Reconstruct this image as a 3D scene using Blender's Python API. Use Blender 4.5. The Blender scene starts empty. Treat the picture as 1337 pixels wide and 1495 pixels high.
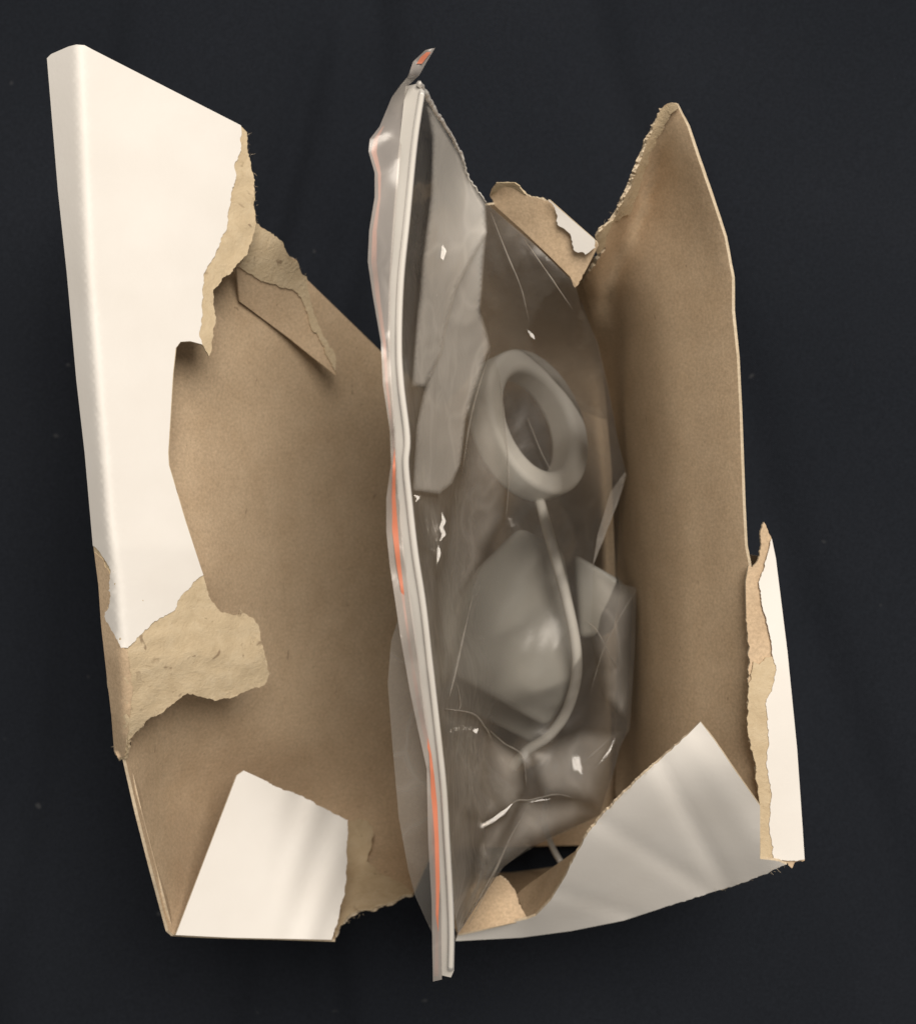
import bpy, bmesh, math, random
import numpy as np
from mathutils import Vector, Matrix, noise as mnoise
from mathutils.geometry import delaunay_2d_cdt

random.seed(7)
sc = bpy.context.scene
COL = sc.collection

# ------------------------------------------------------------------ camera
CAM_H = 0.380            # metres above the cloth
FPX = 2000.0             # focal length in photo pixels (1337 x 1495)
CX, CY = 668.5, 747.5
cd = bpy.data.cameras.new('camera')
cam = bpy.data.objects.new('camera', cd)
COL.objects.link(cam)
cam.location = (0, 0, CAM_H)
cam.rotation_euler = (0, 0, 0)
cd.sensor_fit = 'VERTICAL'
cd.sensor_height = 24.0
cd.lens = 12.0 / (CY / FPX)
cd.clip_start = 0.005
cd.clip_end = 20
cd.dof.use_dof = True
cd.dof.focus_distance = 0.275
cd.dof.aperture_fstop = 15.0
sc.camera = cam

# ------------------------------------------------------------------ light
w = bpy.data.worlds.new('World')
sc.world = w
w.use_nodes = True
w.node_tree.nodes['Background'].inputs[0].default_value = (1.0, 0.92, 0.82, 1)
w.node_tree.nodes['Background'].inputs[1].default_value = 0.27


def area(name, loc, target, size, power, col):
    l = bpy.data.lights.new(name, 'AREA')
    l.shape = 'DISK'
    l.size = size
    l.energy = power
    l.color = col
    o = bpy.data.objects.new(name, l)
    COL.objects.link(o)
    o.location = loc
    o.rotation_euler = (Vector(target) - Vector(loc)).to_track_quat('-Z', 'Y').to_euler()
    return o


area('ceiling_lamp', (0.20, 0.44, 1.07), (0, 0, 0.05), 0.65, 14.8, (1.0, 0.92, 0.83))

sc.view_settings.view_transform = 'Standard'
sc.view_settings.look = 'None'
sc.view_settings.exposure = 0.0
sc.view_settings.gamma = 1.0
sc.render.engine = 'CYCLES'
sc.cycles.use_denoising = True
sc.cycles.max_bounces = 10
sc.cycles.diffuse_bounces = 5
sc.cycles.transparent_max_bounces = 24
sc.cycles.caustics_reflective = False
sc.cycles.caustics_refractive = False


# ------------------------------------------------------------------ helpers
def P(u, v, z):
    """photo pixel + height in mm -> world point"""
    d = CAM_H - z / 1000.0
    return Vector(((u - CX) / FPX * d, (CY - v) / FPX * d, z / 1000.0))


class TPS:
    def __init__(self, ctrl, smooth=0.0):
        c = np.array(ctrl, float)
        self.s = 300.0
        self.p = c[:, :2] / self.s
        n = len(c)
        d = np.linalg.norm(self.p[:, None] - self.p[None], axis=2)
        K = self.k(d) + np.eye(n) * smooth
        A = np.zeros((n + 3, n + 3))
        A[:n, :n] = K
        A[:n, n] = 1
        A[:n, n + 1:] = self.p
        A[n:, :n] = A[:n, n:].T
        b = np.zeros(n + 3)
        b[:n] = c[:, 2]
        self.w = np.linalg.lstsq(A, b, rcond=None)[0]
        self.n = n

    @staticmethod
    def k(r):
        return np.where(r > 1e-9, r * r * np.log(np.maximum(r, 1e-9)), 0.0)

    def __call__(self, u, v):
        q = np.array([u, v]) / self.s
        r = np.linalg.norm(self.p - q, axis=1)
        return float(self.k(r) @ self.w[:self.n] + self.w[self.n] + self.w[self.n + 1:] @ q)


def refine(outline, amp=1.6, step=5.0, clean_step=9.0, seed=0):
    """outline points (u, v[, 't']); 't' marks a torn run up to the next point"""
    rnd = random.Random(seed)
    out = []
    n = len(outline)
    for i in range(n):
        a, b = outline[i], outline[(i + 1) % n]
        torn = len(a) > 2
        L = math.hypot(b[0] - a[0], b[1] - a[1])
        k = max(1, int(L / ((2.6 if torn else clean_step))))
        nx, ny = (b[1] - a[1]) / max(L, 1e-6), -(b[0] - a[0]) / max(L, 1e-6)
        for j in range(k):
            t = j / k
            u, v = a[0] + (b[0] - a[0]) * t, a[1] + (b[1] - a[1]) * t
            if torn:
                q = Vector((u * 0.09, v * 0.09, seed * 3.1))
                q2 = Vector((u * 0.33, v * 0.33, seed * 1.7))
                o = amp * (1.7 * mnoise.noise(q) + 0.9 * mnoise.noise(q2)) + rnd.uniform(-.35, .35) * amp
                env = min(1.0, 0.35 + 3 * min(t, 1 - t))
                u += nx * o * env
                v += ny * o * env
            out.append((u, v))
    return out


def inside(pt, poly):
    x, y = pt
    c = False
    j = len(poly) - 1
    for i in range(len(poly)):
        xi, yi = poly[i]
        xj, yj = poly[j]
        if (yi > y) != (yj > y) and x < (xj - xi) * (y - yi) / (yj - yi) + xi:
            c = not c
        j = i
    return c


def link(name, me, parent=None, loc=None):
    o = bpy.data.objects.new(name, me)
    COL.objects.link(o)
    if parent is not None:
        o.parent = parent
    elif loc is not None:
        o.location = loc
    return o


def origin(parent):
    v = Vector((0, 0, 0))
    while parent is not None:
        v = v + Vector(parent.location)
        parent = parent.parent
    return v


def sheet(name, outline, zf, mats, parent=None, thick=0.5, step=11.0, lift=0.0, wob=None,
          amp=1.6, seed=0, smooth=True, fade=0):
    """a thin board cut to the outline, lying on the height function zf (mm); mats = (seen side, other side, cut edge)"""
    if not callable(zf):
        zf = TPS(zf)
    poly = refine(outline, amp, seed=seed)
    base = np.array(poly)
    u0, v0 = base.min(0)
    u1, v1 = base.max(0)
    pts = list(poly)
    nb = len(poly)
    rnd = random.Random(seed + 5)
    arr = np.array(poly)
    vv = v0 + step * .5
    row = 0
    while vv < v1:
        uu = u0 + step * (.5 if row % 2 else .0)
        while uu < u1:
            p = (uu + rnd.uniform(-.15, .15) * step, vv + rnd.uniform(-.15, .15) * step)
            if inside(p, poly) and np.min(np.hypot(arr[:, 0] - p[0], arr[:, 1] - p[1])) > step * .5:
                pts.append(p)
            uu += step
        vv += step * .87
        row += 1
    co, ed, fa, ov, oe, of = delaunay_2d_cdt([Vector(p) for p in pts],
                                             [(i, (i + 1) % nb) for i in range(nb)], [list(range(nb))], 1, 1e-4)
    org = origin(parent)
    W = []
    for c in co:
        z = zf(c.x, c.y) + lift
        if wob:
            z += wob(c.x, c.y)
        W.append(P(c.x, c.y, z))
    tris = []
    for f in fa:
        a, b, c = [Vector((co[i].x, -co[i].y)) for i in f[:3]]
        ar = (b - a).cross(c - a) if False else (b.x - a.x) * (c.y - a.y) - (b.y - a.y) * (c.x - a.x)
        tris.append(list(f) if ar > 0 else list(reversed(f)))
    N = [Vector((0, 0, 0)) for _ in W]
    for f in tris:
        n = (W[f[1]] - W[f[0]]).cross(W[f[2]] - W[f[0]])
        for i in f:
            N[i] += n
    for n in N:
        if n.length > 0:
            n.normalize()
    verts = [p - org for p in W]
    faces = list(tris)
    mi = [0] * len(tris)
    if thick > 0:
        m = len(verts)
        verts += [W[i] - N[i] * (thick / 1000) - org for i in range(m)]
        faces += [[i + m for i in reversed(f)] for f in tris]
        mi += [1] * len(tris)
        cnt = {}
        for f in tris:
            for i in range(len(f)):
                e = (f[i], f[(i + 1) % len(f)])
                cnt[e] = 1
        dup = {}
        def rv(i):
            if i not in dup:
                dup[i] = len(verts)
                verts.append(verts[i].copy())
            return dup[i]
        for (a, b) in list(cnt):
            if (b, a) not in cnt:
                faces.append([rv(b), rv(a), rv(a + m), rv(b + m)])
                mi.append(2)
    me = bpy.data.meshes.new(name)
    me.from_pydata([tuple(v) for v in verts], [], faces)
    for mt in mats:
        me.materials.append(mt)
    for p, k in zip(me.polygons, mi):
        p.material_index = k
        p.use_smooth = smooth and k != 2
    me.update()
    if fade:
        # how thin the folded layer runs out towards its own rim
        A, B = arr, np.roll(arr, -1, axis=0)
        at = me.attributes.new('fade', 'FLOAT', 'POINT')
        for i, c in enumerate(co):
            p = np.array([c.x, c.y])
            t = np.clip(((p - A) * (B - A)).sum(1) / np.maximum(((B - A) ** 2).sum(1), 1e-9), 0, 1)
            d = np.min(np.hypot(*(A + (B - A) * t[:, None] - p).T))
            k = min(1.0, d / (fade * (1 + .5 * mnoise.noise(Vector((c.x * .02, c.y * .02, 5))))))
            at.data[i].value = k * k * (3 - 2 * k)
    return link(name, me, parent)


def drop(name, line, ztop_off, mats, parent, thick=0.6, z0=0.3, inward=(0, 1)):
    """an upright board hanging from a line of (u, v, z) straight down to the cloth"""
    org = origin(parent)
    T = [P(*q) + Vector((0, 0, ztop_off / 1000)) for q in line]
    inw = Vector((inward[0], inward[1], 0)) * thick / 1000
    verts, faces = [], []
    rows = 5
    for p in T:
        for r in range(rows):
            t = r / (rows - 1)
            z = p.z * (1 - t) + z0 / 1000 * t
            verts.append(Vector((p.x, p.y, z)) - org)
    m = len(verts)
    verts += [v + inw for v in verts]
    for i in range(len(T) - 1):
        for r in range(rows - 1):
            a = i * rows + r
            faces.append([a, a + 1, a + rows + 1, a + rows])
    faces += [[i + m for i in reversed(f)] for f in faces]
    nf = len(faces) // 2
    mi = [0] * nf + [1] * nf
    for i in range(len(T) - 1):
        a, b = i * rows, (i + 1) * rows
        faces.append([a, b, b + m, a + m]); mi.append(2)
    me = bpy.data.meshes.new(name)
    me.from_pydata([tuple(v) for v in verts], [], faces)
    for mt in mats:
        me.materials.append(mt)
    for p, k in zip(me.polygons, mi):
        p.material_index = k
    bm = bmesh.new(); bm.from_mesh(me)
    bmesh.ops.recalc_face_normals(bm, faces=bm.faces)
    bm.to_mesh(me); bm.free()
    return link(name, me, parent)


def tube(name, pts, rad, mat, parent=None, n=10, flat=1.0, sub=6):
    """smooth tube through world points"""
    org = origin(parent)
    C = [Vector(p) for p in pts]
    path = []
    for i in range(len(C) - 1):
        p0, p1, p2, p3 = C[max(i - 1, 0)], C[i], C[i + 1], C[min(i + 2, len(C) - 1)]
        for j in range(sub):
            t = j / sub
            path.append(0.5 * ((2 * p1) + (p2 - p0) * t + (2 * p0 - 5 * p1 + 4 * p2 - p3) * t * t + (3 * p1 - p0 - 3 * p2 + p3) * t ** 3))
    path.append(C[-1])
    verts, faces = [], []
    for i, p in enumerate(path):
        t = (path[min(i + 1, len(path) - 1)] - path[max(i - 1, 0)]).normalized()
        s = t.cross(Vector((0, 0, 1)))
        s = s.normalized() if s.length > 1e-6 else Vector((1, 0, 0))
        q = s.cross(t)
        r = rad(i / (len(path) - 1)) if callable(rad) else rad
        for k in range(n):
            a = 2 * math.pi * k / n
            verts.append(p + s * math.cos(a) * r + q * math.sin(a) * r * flat - org)
    for i in range(len(path) - 1):
        for k in range(n):
            a, b = i * n + k, i * n + (k + 1) % n
            faces.append([a, b, b + n, a + n])
    faces.append(list(reversed(range(n))))
    faces.append([len(verts) - n + k for k in range(n)])
    me = bpy.data.meshes.new(name)
    me.from_pydata([tuple(v) for v in verts], [], faces)
    me.materials.append(mat)
    for p in me.polygons:
        p.use_smooth = True
    return link(name, me, parent)


def thing(name, label, cat, loc, group=None):
    o = bpy.data.objects.new(name, None)
    COL.objects.link(o)
    o.empty_display_size = 0.02
    o.location = loc
    o['label'] = label
    o['category'] = cat
    if group:
        o['group'] = group
    return o


# ------------------------------------------------------------------ materials
def mat(name):
    m = bpy.data.materials.new(name)
    m.use_nodes = True
    nt = m.node_tree
    return m, nt, nt.nodes['Principled BSDF'], nt.nodes['Material Output']


def nz(nt, scale, detail=4, rough=.6, vec=None, dist=0):
    n = nt.nodes.new('ShaderNodeTexNoise')
    n.inputs['Scale'].default_value = scale
    n.inputs['Detail'].default_value = detail
    n.inputs['Roughness'].default_value = rough
    n.inputs['Distortion'].default_value = dist
    if vec is not None:
        nt.links.new(vec, n.inputs['Vector'])
    return n


def ramp(nt, fac, stops):
    r = nt.nodes.new('ShaderNodeValToRGB')
    e = r.color_ramp.elements
    while len(e) < len(stops):
        e.new(.5)
    for k, (p, c) in enumerate(stops):
        e[k].position = p
        e[k].color = c if len(c) == 4 else (*c, 1)
    nt.links.new(fac, r.inputs[0])
    return r


def mixc(nt, fac, a, b, mode='MIX'):
    m = nt.nodes.new('ShaderNodeMix')
    m.data_type = 'RGBA'
    m.blend_type = mode
    for s, x in ((0, fac), (6, a), (7, b)):
        if hasattr(x, 'is_linked'):
            nt.links.new(x, m.inputs[s])
        else:
            m.inputs[s].default_value = x if s == 0 else (*x, 1)
    return m.outputs[2]


def coords(nt):
    """world position: one grain size on every object"""
    g = nt.nodes.new('ShaderNodeNewGeometry')
    return g.outputs['Position']


def bump(nt, h, strength, dist, target, prev=None):
    b = nt.nodes.new('ShaderNodeBump')
    b.inputs['Strength'].default_value = strength
    b.inputs['Distance'].default_value = dist
    nt.links.new(h, b.inputs['Height'])
    if prev is not None:
        nt.links.new(prev, b.inputs['Normal'])
    if target is not None:
        nt.links.new(b.outputs[0], target)
    return b.outputs[0]


def make_white():
    m, nt, b, o = mat('white coated paper')
    v = coords(nt)
    n = nz(nt, 60, 3, .5, v)
    c = ramp(nt, n.outputs[0], [(.3, (.76, .73, .685)), (.7, (.80, .775, .735))])
    nt.links.new(c.outputs[0], b.inputs['Base Color'])
    b.inputs['Roughness'].default_value = .55
    b.inputs['Specular IOR Level'].default_value = .3
    n2 = nz(nt, 900, 4, .6, v)
    n3 = nz(nt, 45, 2, .5, v)
    p = bump(nt, n2.outputs[0], .12, .0002, None)
    bump(nt, n3.outputs[0], .08, .002, b.inputs['Normal'], p)
    return m


def make_kraft(name, dark, light, speck=.5):
    m, nt, b, o = mat(name)
    v = coords(nt)
    n = nz(nt, 120, 5, .62, v)
    n2 = nz(nt, 1500, 3, .7, v)
    c = ramp(nt, n.outputs[0], [(.3, dark), (.72, light)]).outputs[0]
    g = ramp(nt, n2.outputs[0], [(.3, (.80, .80, .80)), (.7, (1.12, 1.12, 1.12))]).outputs[0]
    c = mixc(nt, 1.0, c, g, 'MULTIPLY')
    # stray dark fibres
    st = nt.nodes.new('ShaderNodeMapping')
    st.inputs['Scale'].default_value = (1, .45, 1)
    st.inputs['Rotation'].default_value = (.3, .2, .6)
    nt.links.new(v, st.inputs[0])
    n3 = nz(nt, 620, 1, .4, st.outputs[0], 1.2)
    k = ramp(nt, n3.outputs[0], [(.76, (0, 0, 0)), (.82, (speck, speck, speck))]).outputs[0]
    c = mixc(nt, k, c, (.10, .065, .04))
    nt.links.new(c, b.inputs['Base Color'])
    b.inputs['Roughness'].default_value = .85
    b.inputs['Specular IOR Level'].default_value = .2
    p = bump(nt, n2.outputs[0], .25, .0002, None)
    n4 = nz(nt, 35, 3, .5, v)
    bump(nt, n4.outputs[0], .08, .003, b.inputs['Normal'], p)
    return m


def make_ply():
    m, nt, b, o = mat('torn paper ply')
    v = coords(nt)
    n = nz(nt, 260, 6, .7, v, .6)
    n2 = nz(nt, 1300, 4, .7, v)
    c = ramp(nt, n.outputs[0], [(.25, (.50, .395, .255)), (.5, (.575, .465, .31)), (.75, (.63, .525, .365))]).outputs[0]
    n3 = nz(nt, 330, 2, .5, v, .8)
    k = ramp(nt, n3.outputs[0], [(.66, (0, 0, 0)), (.74, (.6, .6, .6))]).outputs[0]
    c = mixc(nt, k, c, (.17, .11, .07))
    nt.links.new(c, b.inputs['Base Color'])
    b.inputs['Roughness'].default_value = .95
    b.inputs['Specular IOR Level'].default_value = .1
    p = bump(nt, n.outputs[0], .35, .0008, None)
    bump(nt, n2.outputs[0], .5, .0004, b.inputs['Normal'], p)
    return m


def make_cloth():
    m, nt, b, o = mat('black woven cloth')
    v = coords(nt)
    n = nz(nt, 9, 3, .5, v)
    c = ramp(nt, n.outputs[0], [(.3, (.0115, .0138, .0185)), (.7, (.0155, .0180, .0235))]).outputs[0]
    ng = nz(nt, 1300, 2, .8, v)
    c = mixc(nt, 1.0, c, ramp(nt, ng.outputs[0], [(.3, (.82, .82, .82)), (.7, (1.2, 1.2, 1.2))]).outputs[0], 'MULTIPLY')
    lint = ramp(nt, nz(nt, 210, 1, .3, v).outputs[0], [(.795, (0, 0, 0)), (.83, (.5, .5, .5))]).outputs[0]
    c = mixc(nt, lint, c, (.07, .072, .075))
    nt.links.new(c, b.inputs['Base Color'])
    b.inputs['Roughness'].default_value = .95
    b.inputs['Specular IOR Level'].default_value = .08
    hs = []
    for prof in ('X', 'Y'):
        wv = nt.nodes.new('ShaderNodeTexWave')
        wv.bands_direction = prof
        wv.inputs['Scale'].default_value = 420
        wv.inputs['Distortion'].default_value = .6
        wv.inputs['Detail'].default_value = 1
        nt.links.new(v, wv.inputs['Vector'])
        hs.append(wv.outputs['Fac'])
    mx = nt.nodes.new('ShaderNodeMath'); mx.operation = 'MAXIMUM'
    nt.links.new(hs[0], mx.inputs[0]); nt.links.new(hs[1], mx.inputs[1])
    bump(nt, mx.outputs[0], .35, .0002, b.inputs['Normal'])
    return m


def make_film(name, haze, tint=(.80, .76, .70), crease=.25, gloss_rough=.10, bumpk=1.0, through=.4, clear=.90, fade=False):
    """clear plastic film: see-through, milky scattering, Fresnel gloss, fine crinkles"""
    m, nt, b, o = mat(name)
    nt.nodes.remove(b)
    v = coords(nt)
    vo = nt.nodes.new('ShaderNodeTexVoronoi')
    vo.feature = 'DISTANCE_TO_EDGE'
    vo.inputs['Scale'].default_value = 48
    wr = nz(nt, 40, 2, .5, v)
    add = nt.nodes.new('ShaderNodeVectorMath'); add.operation = 'MULTIPLY_ADD'
    nt.links.new(wr.outputs['Color'], add.inputs[0])
    add.inputs[1].default_value = (.03, .03, .03)
    nt.links.new(v, add.inputs[2])
    nt.links.new(add.outputs[0], vo.inputs['Vector'])
    edge = ramp(nt, vo.outputs['Distance'], [(.0, (1, 1, 1)), (.07, (0, 0, 0))]).outputs[0]
    n = nz(nt, 90, 3, .55, v, .8)
    p = bump(nt, vo.outputs['Distance'], .30 * bumpk, .0035, None)
    nrm = bump(nt, n.outputs[0], .30 * bumpk, .003, None, p)
    tr = nt.nodes.new('ShaderNodeBsdfTransparent')
    tr.inputs[0].default_value = (clear, clear * .99, clear * .97, 1)
    df = nt.nodes.new('ShaderNodeBsdfDiffuse')
    df.inputs[0].default_value = (*tint, 1)
    tl = nt.nodes.new('ShaderNodeBsdfTranslucent')
    tl.inputs[0].default_value = (*tint, 1)
    ms = nt.nodes.new('ShaderNodeMixShader'); ms.inputs[0].default_value = through
    nt.links.new(df.outputs[0], ms.inputs[1]); nt.links.new(tl.outputs[0], ms.inputs[2])
    # milky share: base + patches + whitened creases
    n2 = nz(nt, 30, 3, .55, v)
    pat = nt.nodes.new('ShaderNodeMapRange')
    pat.inputs['From Min'].default_value = .35; pat.inputs['From Max'].default_value = .7
    pat.inputs['To Min'].default_value = haze * .88; pat.inputs['To Max'].default_value = haze * 1.12
    nt.links.new(n2.outputs[0], pat.inputs['Value'])
    ma = nt.nodes.new('ShaderNodeMath'); ma.operation = 'MULTIPLY_ADD'
    bw = nt.nodes.new('ShaderNodeRGBToBW'); nt.links.new(edge, bw.inputs[0])
    nt.links.new(bw.outputs[0], ma.inputs[0]); ma.inputs[1].default_value = crease * haze
    nt.links.new(pat.outputs[0], ma.inputs[2])
    mh = nt.nodes.new('ShaderNodeMixShader')
    fac = ma.outputs[0]
    if fade:
        at = nt.nodes.new('ShaderNodeAttribute'); at.attribute_name = 'fade'
        mf = nt.nodes.new('ShaderNodeMath'); mf.operation = 'MULTIPLY'
        nt.links.new(fac, mf.inputs[0]); nt.links.new(at.outputs['Fac'], mf.inputs[1])
        fac = mf.outputs[0]
    nt.links.new(fac, mh.inputs[0])
    nt.links.new(tr.outputs[0], mh.inputs[1]); nt.links.new(ms.outputs[0], mh.inputs[2])
    gl = nt.nodes.new('ShaderNodeBsdfGlossy')
    gl.inputs['Roughness'].default_value = gloss_rough
    gl.inputs['Color'].default_value = (1, .98, .95, 1)
    nt.links.new(nrm, gl.inputs['Normal'])
    fr = nt.nodes.new('ShaderNodeFresnel'); fr.inputs['IOR'].default_value = 1.5
    nt.links.new(nrm, fr.inputs['Normal'])
    mg = nt.nodes.new('ShaderNodeMixShader')
    gf = fr.outputs[0]
    if fade:
        mf2 = nt.nodes.new('ShaderNodeMath'); mf2.operation = 'MULTIPLY'
        nt.links.new(gf, mf2.inputs[0]); nt.links.new(at.outputs['Fac'], mf2.inputs[1])
        gf = mf2.outputs[0]
    nt.links.new(gf, mg.inputs[0])
    nt.links.new(mh.outputs[0], mg.inputs[1]); nt.links.new(gl.outputs[0], mg.inputs[2])
    nt.links.new(mg.outputs[0], o.inputs['Surface'])
    return m


def make_plastic(name, col, rough=.4, sss=0.0, spec=.4):
    m, nt, b, o = mat(name)
    v = coords(nt)
    n = nz(nt, 140, 3, .5, v)
    c = ramp(nt, n.outputs[0], [(.3, tuple(x * .95 for x in col)), (.7, col)]).outputs[0]
    nt.links.new(c, b.inputs['Base Color'])
    b.inputs['Roughness'].default_value = rough
    b.inputs['Specular IOR Level'].default_value = spec
    if sss:
        b.inputs['Subsurface Weight'].default_value = sss
        b.inputs['Subsurface Radius'].default_value = (.004, .004, .004)
    bump(nt, n.outputs[0], .08, .001, b.inputs['Normal'])
    return m


WHITE = make_white()
KRAFT = make_kraft('brown kraft liner', (.53, .395, .258), (.60, .46, .312))
KRAFT_EDGE = make_kraft('raw board edge', (.52, .42, .29), (.66, .56, .42), .2)
PLY = make_ply()
CLOTH = make_cloth()
FILM = make_film('clear film', .065, clear=.85, bumpk=.35, gloss_rough=.42)
FILM_BACK = make_film('rear film dimmed for shade', .05, bumpk=.25, clear=.62)  # see-through tint darkened to stand in for deep shade behind the contents
FILM_SOFT = make_film('milky film', .22, crease=.3, bumpk=1.1, gloss_rough=.15, clear=.97, through=.2, fade=True)
FILM_CORNER = make_film('clear film corner', .26, bumpk=.25, clear=.92, through=.25)
FILM_FOLD = make_film('folded film', .58, crease=.15, bumpk=.4, gloss_rough=.22, clear=.97, through=.15, fade=True)
FILM_LINE = make_film('whitened film crease', .42, crease=0, bumpk=.4, gloss_rough=.2, clear=.97, through=.2)
GLINT = make_film('film glint facet', .15, crease=0, bumpk=.12, gloss_rough=.06)
FILM_LIP = make_film('film lip', .40, (.80, .74, .69), crease=.1, bumpk=.3, through=.2, gloss_rough=.26)
ZIP = make_film('milky zip plastic', .88, (.70, .672, .62), crease=0, gloss_rough=.6, bumpk=.15, through=.12)
RED = make_plastic('orange red print', (.60, .20, .115), .5)
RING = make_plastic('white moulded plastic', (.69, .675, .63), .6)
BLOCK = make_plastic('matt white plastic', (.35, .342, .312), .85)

BOARD = (WHITE, KRAFT, KRAFT_EDGE)
BROWN = (KRAFT, WHITE, KRAFT_EDGE)
PLYM = (PLY, PLY, PLY)
LINER = (WHITE, PLY, KRAFT_EDGE)

# ------------------------------------------------------------------ the cloth
def build_cloth():
    n = 400
    S = 1.0
    verts, faces = [], []
    for j in range(n + 1):
        for i in range(n + 1):
            # denser in the middle
            a, b = (i / n * 2 - 1), (j / n * 2 - 1)
            x, y = S * a * abs(a) ** .6, S * b * abs(b) ** .6
            z = 0.0
            # soft pressed folds away from the box
            for (px, ang, wd, h) in ((-.033, .03, .007, .006), (-.052, .10, .005, .004), (.085, -.3, .008, .005), (.15, .06, .012, .005), (-.16, -.08, .014, .005), (-.118, .12, .006, .004)):
                d = (x - px) * math.cos(ang) - y * math.sin(ang) + .016 * mnoise.noise(Vector((px * 50, y * 9, ang * 7)))
                z -= h * math.exp(-(d / wd) ** 2) * (.75 + .8 * mnoise.noise(Vector((px * 31, y * 14, 3))))
            z -= .004 + .004 * mnoise.noise(Vector((x * 7, y * 5, .3))) + .002 * mnoise.noise(Vector((x * 19, y * 13, 4.3)))
            verts.append((x, y, min(z, -.0003)))
    for j in range(n):
        for i in range(n):
            a = j * (n + 1) + i
            faces.append((a, a + 1, a + n + 2, a + n + 1))
    me = bpy.data.meshes.new('cloth')
    me.from_pydata(verts, [], faces)
    me.materials.append(CLOTH)
    for p in me.polygons:
        p.use_smooth = True
    o = link('cloth', me)
    o['kind'] = 'structure'
    return o


build_cloth()

# ------------------------------------------------------------------ the box
box = thing('cardboard_box', 'torn open white cardboard box with a brown inside lying on the black cloth', 'box', (0, 0, 0))

# back panel on the cloth; foot cut short, black cloth stands in for shade
sheet('back_panel', [(640, 600), (715, 520), (900, 420), (930, 1232), (600, 1240)], lambda u, v: 2.6, BROWN, box, .6, 40)

# --- sloping inner wall on the left half
Z_BROWN = TPS([(150, 420, 84), (140, 700, 84), (165, 1000, 82), (186, 1108, 86), (203, 1188, 84), (225, 1275, 80), (247, 1358, 75),
               (250, 560, 81), (250, 700, 81), (300, 840, 77), (300, 420, 75), (376, 340, 65), (446, 406, 50), (556, 513, 23), (650, 600, 5),
               (360, 600, 60), (360, 800, 60), (450, 700, 38), (450, 900, 37), (590, 700, 10), (600, 900, 8), (655, 900, 4), (600, 1100, 8),
               (240, 1150, 66), (280, 1260, 58), (330, 1100, 52), (340, 1250, 38), (420, 1080, 40), (430, 1250, 24), (520, 1150, 17), (590, 1220, 16), (645, 1200, 14), (600, 1304, 44),
               (550, 1290, 36), (500, 1355, 55), (400, 1362, 58), (290, 1362, 68), (430, 1310, 40)])
sheet('side_panel', [(150, 420), (300, 385), (376, 342), (446, 406), (556, 513), (652, 600), (660, 900), (650, 1200),
                     (603, 1304, 't'), (586, 1308, 't'), (575, 1316, 't'), (554, 1321, 't'), (545, 1327, 't'), (525, 1327, 't'), (510, 1336, 't'),
                     (497, 1349, 't'), (489, 1371), (400, 1368), (290, 1366), (254, 1365), (246, 1358), (224, 1275), (202, 1188), (184, 1110), (160, 1000), (140, 700)],
      Z_BROWN, BROWN, box, .7, 12, seed=1)
sp = box.children[-1]
# bare fibre by the lower tear
sheet('torn_ply', [(509, 1200, 't'), (523, 1196, 't'), (537, 1199, 't'), (545, 1214, 't'), (543, 1236, 't'), (536, 1258, 't'), (556, 1275, 't'), (585, 1288, 't'),
                   (603, 1304, 't'), (586, 1308, 't'), (575, 1316, 't'), (554, 1321, 't'), (545, 1327, 't'), (525, 1327, 't'), (510, 1336, 't'), (497, 1349, 't'),
                   (490, 1368), (485, 1350), (495, 1290), (500, 1240)],
      Z_BROWN, PLYM, sp, .3, 9, lift=1.0, wob=lambda u, v: 9 * max(0, min(1, (1262 - v) / 60)) + .5 * mnoise.noise(Vector((u * .06, v * .06, 0))), seed=2)

# --- front panel: ridge, outer strip and the sheet that slopes inwards
def lerp(tab, x):
    if x <= tab[0][0]:
        return tab[0][1]
    for (a, p), (b, q) in zip(tab, tab[1:]):
        if x <= b:
            return p + (q - p) * (x - a) / (b - a)
    return tab[-1][1]


U_CREASE = [(67, 114), (399, 130), (560, 143), (764, 160), (854, 172), (935, 178), (1000, 182), (1100, 185)]
U_EDGE = [(85, 69), (278, 85), (556, 112), (800, 137), (912, 148), (990, 157), (1097, 167)]
Z_CREASE = [(60, 105), (800, 104), (960, 101), (1040, 96), (1110, 89)]


def Z_FRONT(u, v):
    """the folded front: a soft ridge, a gentle fall to the right, a steep narrow strip on the left"""
    uc, ue, zc = lerp(U_CREASE, v), lerp(U_EDGE, v), lerp(Z_CREASE, v)
    d = u - uc
    a = .085 * d + .00012 * max(0, d - 90) ** 2 * (1 if v > 860 else .25)
    b = -6.5 * d / max(uc - ue, 12)
    m = max(a, b)
    k = .6
    return zc - (m + k * math.log(math.exp((a - m) / k) + math.exp((b - m) / k)))


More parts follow.
